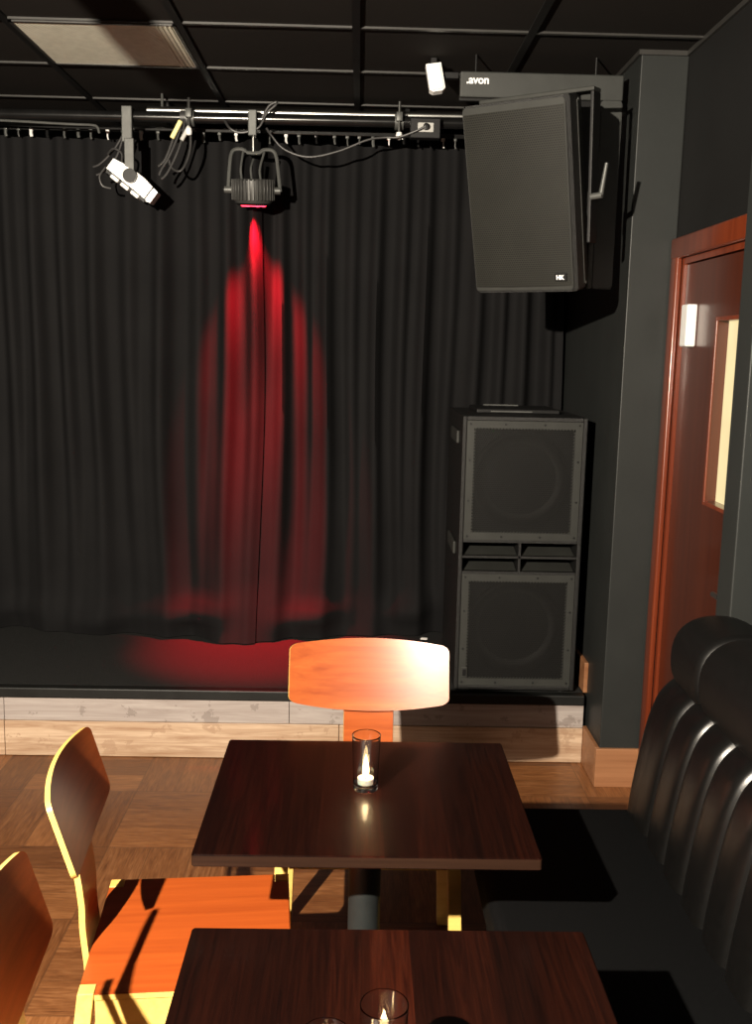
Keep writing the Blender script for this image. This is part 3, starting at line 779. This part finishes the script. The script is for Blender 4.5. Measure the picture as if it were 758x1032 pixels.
# ------------------------------------------------------------------ chairs
def make_chair(label, loc, rz, bw=.430, top=.865, seat_z=.45, sw=.44, sd=.43, off=.034, curve=(.012, .034), bow=.024):
    """local frame: sitter faces -Y, origin on the floor under the seat centre"""
    c = thing('dining_chair', label, 'chair', loc, (0, 0, rz), group=None)
    # seat: ply sheet with notched corners for the legs
    LG = .034
    a, b_ = sw / 2, sd / 2
    poly = [(-a + LG, -b_), (a - LG, -b_), (a - LG, -b_ + LG), (a, -b_ + LG), (a, b_ - LG), (a - LG, b_ - LG), (a - LG, b_), (-a + LG, b_), (-a + LG, b_ - LG), (-a, b_ - LG), (-a, -b_ + LG), (-a + LG, -b_ + LG)]
    MB().prism(poly, seat_z - .016, seat_z, 'Z', .002, None, 0, 1).build('seat', [VENEERY, BIRCH], c)
    # legs
    for sx in (-1, 1):
        for sy in (-1, 1):
            m = MB()
            x0, x1 = sorted((sx * (a - LG + .0005), sx * a)); y0, y1 = sorted((sy * (b_ - LG + .0005), sy * b_))
            m.box((x0, y0, 0), (x1, y1, seat_z + .001), .002)
            for v in m.bm.verts:
                k = 1 - v.co.z / seat_z
                v.co.x += sx * .018 * k; v.co.y += sy * (.02 if sy < 0 else .055) * k
            m.build('leg', BIRCH, c)
    # aprons
    for sx in (-1, 1):
        x0, x1 = sorted((sx * (a - .004), sx * (a - .022)))
        MB().box((x0, -b_ + LG, seat_z - .088), (x1, b_ - LG, seat_z - .0165), .002).build('apron', BIRCH, c)
    for sy in (-1, 1):
        y0, y1 = sorted((sy * (b_ - .020), sy * (b_ - .036)))
        MB().box((-a + LG, y0, seat_z - .050), (a - LG, y1, seat_z - .0165), .002).build('apron', BIRCH, c)
    # bent ply splat from under the seat up to the back board
    hB = .205
    zc = top - hB / 2
    y_top = b_ + off
    path = smooth_path([(0, b_ - .003, seat_z - .095), (0, b_ + .001, seat_z - .03), (0, b_ + .008, seat_z + .05), (0, b_ + .004 + .3 * (off - .044), seat_z + .12), (0, y_top - .050 + bow - .012, zc - .09), (0, y_top - .050 + bow + .026, zc + .02)], 7)
    n = len(path) - 1; hw = .073
    def sf(u, v):
        p = path[min(n, int(round(v * n)))]
        return (-hw + 2 * hw * u, p.y + .0045 * (1 - (2 * u - 1) ** 2), p.z)
    MB().grid(sf, 8, n, .013, None, 0, 1).build('splat', [VENEER, BIRCH], c, smooth=True)
    # back board: bowed in plan, lens-like outline
    def bf(u, v):
        s = math.sin((u - .5) * PI)
        x = s * bw / 2
        # corner rounding on the short ends
        cap = max(0, (abs(s) - .90) / .10); rr = .016 * (1 - math.sqrt(max(0, 1 - cap * cap)))
        zt = .5 * hB - curve[0] * s * s - rr * 1.0
        zb_ = -.5 * hB + curve[1] * s * s + rr * 1.0
        z = zb_ + (zt - zb_) * v
        y = -.050 + bow - bow * s * s
        return (x, y_top + y + (z) * .30, zc + z)
    MB().grid(bf, 40, 10, .011, None, 0, 1).build('backrest', [VENEER, BIRCH], c, smooth=True, angle=50)
    return c
make_chair('bent plywood chair at the far end of the far table, its front to us', (.046, 2.605, 0), 0, bw=.468, top=.905, seat_z=.455, sw=.482, sd=.40, off=.044, bow=.036)
make_chair('bent plywood chair at the left with its seat between the two tables', (-.352, 2.082, 0), math.radians(90 + 5.0), bw=.425, top=.868, sw=.445, sd=.435, off=.064)
make_chair('bent plywood chair cut off by the left edge, nearest to us', (-.310, 1.490, 0), math.radians(90 + 5.0), bw=.425, top=.868, sw=.445, sd=.435, off=.064)

# ------------------------------------------------------------------ tables
def make_table(label, x0, x1, y0, y1):
    zt = .74; cx, cy = (x0 + x1) / 2, (y0 + y1) / 2
    t = thing('table', label, 'table', (cx, cy, 0))
    a, b_ = (x1 - x0) / 2, (y1 - y0) / 2
    m = MB().prism(rrect(-a, -b_, a, b_, .006), zt - .027, zt, 'Z', .0025, None, 0, 1)
    m.build('tabletop', [TABLEWOOD, TABLEEDGE], t)
    MB().tube([(0, 0, .02), (0, 0, zt - .035)], .038, 24).build('pedestal', IRON, t, smooth=True)
    MB().box((-.17, -.17, zt - .036), (.17, .17, zt - .0275), .003).build('mounting_plate', IRON, t)
    MB().lathe([(0, 0), (.205, 0), (.21, .008), (.20, .016), (.06, .032), (.038, .05), (0, .05)], 40).build('base', IRON, t, smooth=True)
    return t
make_table('dark wooden pedestal table nearer the stage, with a single candle glass', -.322, .391, 1.876, 2.478)
make_table('dark wooden pedestal table at the bottom edge holding two candle glasses', -.277, .417, 1.02, 1.622)

# ------------------------------------------------------------------ candle glasses
def make_glass(label):
    t = thing('tumbler', label, 'glass')
    m = MB(); hg_ = .134
    m.lathe([(0, .0), (.0255, .0), (.0275, .0008), (.0285, .003), (.0288, .006), (.0291, .012), (.0300, .040), (.0318, .090), (.0333, hg_ - .004), (.0335, hg_ - .0012), (.0333, hg_ - .0003), (.0328, hg_), (.0324, hg_ - .0003), (.0322, hg_ - .0012), (.0320, hg_ - .004), (.0304, .090), (.0286, .040), (.0278, .022), (.0268, .0165), (.024, .0140), (.020, .0128), (0, .0125)], 40)
    o = m.build('glass_body', GLASS, t, smooth=True, angle=60)
    return t
def make_tealight(label):
    t = thing('tealight', label, 'candle')
    MB().lathe([(0, 0), (.0185, 0), (.0190, .015), (.0183, .015), (.0180, .0015), (0, .0015)], 28).build('cup', WAX, t, smooth=True)
    MB().lathe([(0, .0015), (.0176, .0015), (.0176, .0125), (.006, .0118), (0, .0115)], 28).build('wax', WAX, t, smooth=True)
    MB().tube([(0, 0, .011), (.0008, 0, .017), (.002, 0, .021)], .0009, 6).build('wick', WICK, t)
    MB().lathe([(0, .018), (.0042, .0205), (.0072, .027), (.0078, .034), (.0062, .046), (.0034, .060), (0, .072)], 16).build('flame', FLAME, t, smooth=True)
    return t
gl = make_glass('clear glass tumbler holding a lit candle, alone on the far table')
tl = make_tealight('lit tealight burning in the glass on the far table')
spots = [(.032, 2.190, None, None),
         (.050, 1.231, 'clear glass tumbler with a bright flame on the near table, right of the pair', 'lit tealight in the right-hand glass of the near table'),
         (-.028, 1.169, 'clear glass tumbler cut by the bottom edge on the near table, left of the pair', 'lit tealight in the left-hand glass of the near table')]
for i, (x, y, la_, lb_) in enumerate(spots):
    a = gl if i == 0 else copy_tree(gl); b_ = tl if i == 0 else copy_tree(tl)
    a.location = (x, y, .7402); b_.location = (x, y, .7402 + .0135)
    if la_: a['label'] = la_; b_['label'] = lb_

# ------------------------------------------------------------------ bench along the right wall
bn = thing('bench', 'black leather banquette with a fluted back along the right wall', 'bench', (0, 0, 0))
YE = 2.70; YN = .35
MB().box((.40, YN, .002), (1.02, YE - .03, .34)).build('plinth', BLACKPLASTIC, bn)
# seat cushion, rounded front edge and end
m = MB().box((.335, YN, .34), (.85, YE, .462), .03, seg=4)
m.build('seat_cushion', SEATCLOTH, bn, smooth=True, angle=60)
# fluted back: profile swept along Y with rounded channels
seams = [YE - .002, 2.505, 2.36, 2.215, 2.07, 1.925, 1.78, 1.635, 1.49, 1.345, 1.20, 1.055, .91, .765, .62, .475, YN]
seams = sorted(seams)
prof = [(.818, .452), (.824, .52), (.835, .60), (.848, .68), (.862, .745), (.884, .805), (.920, .842), (.965, .862)]
pp = smooth_path([(a, 0, b_) for a, b_ in prof], 4)
ysmp = []
for s0, s1 in zip(seams, seams[1:]):
    for k in range(18):
        ysmp.append((s0 + (s1 - s0) * k / 18, s0, s1))
ysmp.append((seams[-1], seams[-2], seams[-1]))
npz = len(pp) - 1; nyz = len(ysmp) - 1
def back_fn(u, v):
    j = int(round(v * npz)); i = int(round(u * nyz))
    p = pp[j]; q = pp[min(j + 1, npz)] - pp[max(j - 1, 0)]
    nrm = Vector((-q.z, 0, q.x)).normalized()
    y, s0, s1 = ysmp[i]
    t = 2 * (y - s0) / (s1 - s0) - 1
    bul = .028 * max(0, 1 - abs(t) ** 3.4) ** .5
    if s1 > YE - .01 and t > 0:
        bul = .030 * math.sqrt(max(0, 1 - t ** 4)) 
    c = p + nrm * bul
    extra = 0
    if s1 > YE - .01 and t > .8:
        extra = .05 * ((t - .8) / .2) ** 2
    return (c.x + extra, y, c.z)
MB().grid(back_fn, nyz, npz).build('back_cushion', LEATHER, bn, smooth=True, angle=80)
# solid body behind the cushions
bd = MB(); bd.prism([(.845, .34), (.85, .50), (.87, .66), (.90, .80), (.95, .86), (1.0, .92), (1.10, .95), (XW - .004, .95), (XW - .004, .34)], YN, YE - .012, 'Y')
bd.build('back_body', LEATHER, bn)
# head roll in sections
secs = [(2.445, YE), (1.55, 2.445), (.95, 1.55), (YN, .95)]
for (a, b_) in secs:
    n_ = 14
    cxz = (1.010, .925); RX, RZ = .128, .122
    m = MB(); rings = []
    L_ = b_ - a
    steps = [0, .012, .03, .06] + [L_ * k / 8 for k in range(1, 8)] + [L_ - .06, L_ - .03, L_ - .012, L_]
    steps = sorted(set(round(s, 5) for s in steps if 0 <= s <= L_))
    poly = []
    for k in range(36):
        an = 2 * PI * k / 36
        poly.append((math.copysign(abs(math.cos(an)) ** .85, math.cos(an)), math.copysign(abs(math.sin(an)) ** .85, math.sin(an))))
    endround = b_ > YE - .01
    for s in steps:
        e = min(s, L_ - s)
        k = 1 - .10 * max(0, 1 - e / .022) ** 2
        if endround and L_ - s < .062: k = .80 + .20 * math.sqrt(max(0, 1 - (1 - (L_ - s) / .062) ** 2))
        rings.append([m.bm.verts.new((cxz[0] + RX * k * p[0] , a + s, cxz[1] + RZ * k * p[1])) for p in poly])
    for A, B in zip(rings, rings[1:]):
        for q in range(36): m.bm.faces.new((A[q], A[(q + 1) % 36], B[(q + 1) % 36], B[q]))
    m.bm.faces.new(rings[0][::-1]); m.bm.faces.new(rings[-1])
    m.build('head_roll', ROLLHIDE, bn, smooth=True, angle=60)

# ------------------------------------------------------------------ lights
def lamp(name, kind, loc, energy, col, **kw):
    l = bpy.data.lights.new(name, kind); l.energy = energy; l.color = col
    for k, v in kw.items(): setattr(l, k, v)
    o = bpy.data.objects.new(name, l); COL.objects.link(o); o.location = loc
    return o
def aim(o, target):
    o.rotation_euler = (Vector(target) - o.location).to_track_quat('-Z', 'Y').to_euler()
key = lamp('room_spot', 'SPOT', (-1.09, -.08, 2.30), 1550, (1.0, .88, .72), shadow_soft_size=.020, spot_size=math.radians(102), spot_blend=.45)
aim(key, (-.1, 3.6, 1.55))
red = lamp('red_stage_spot', 'SPOT', (-.492, YR + .060, 2.360), 820, (1.0, .004, .018), shadow_soft_size=.03, spot_size=math.radians(54), spot_blend=1.0)
aim(red, (-.470, YR + .40, 1.45))
red2 = lamp('red_stage_spot_core', 'SPOT', (-.492, YR + .03, 2.355), 1250, (1.0, .004, .018), shadow_soft_size=.03, spot_size=math.radians(38), spot_blend=1.0)
aim(red2, (-.47, YR + .07, ZS))
w = bpy.data.worlds.new('dim room'); S.world = w; w.use_nodes = True
w.node_tree.nodes['Background'].inputs[0].default_value = (.9, .95, 1.0, 1)
w.node_tree.nodes['Background'].inputs[1].default_value = .0012

# ------------------------------------------------------------------ camera
cam = bpy.data.cameras.new('camera'); co = bpy.data.objects.new('camera', cam); COL.objects.link(co); S.camera = co
cam.sensor_fit = 'VERTICAL'; cam.sensor_height = 24; cam.lens = 1003 / 1032 * 24; cam.clip_start = .05
pit, rol, yaw = math.radians(9.3), math.radians(-1.24), math.radians(1.12)
right = Vector((math.cos(yaw), -math.sin(yaw), 0)); fwd0 = Vector((math.sin(yaw), math.cos(yaw), 0))
fwd = fwd0 * math.cos(pit) + Vector((0, 0, -math.sin(pit))); down = fwd.cross(right)
r2 = right * math.cos(rol) + down * math.sin(rol); d2 = -right * math.sin(rol) + down * math.cos(rol)
Mx = Matrix((r2, -d2, -fwd)).transposed()
co.matrix_world = Matrix.Translation((0, 0, H)) @ Mx.to_4x4()

S.view_settings.view_transform = 'Standard'; S.view_settings.look = 'None'
S.view_settings.gamma = 1; S.view_settings.use_curve_mapping = False
S.view_settings.exposure = 0
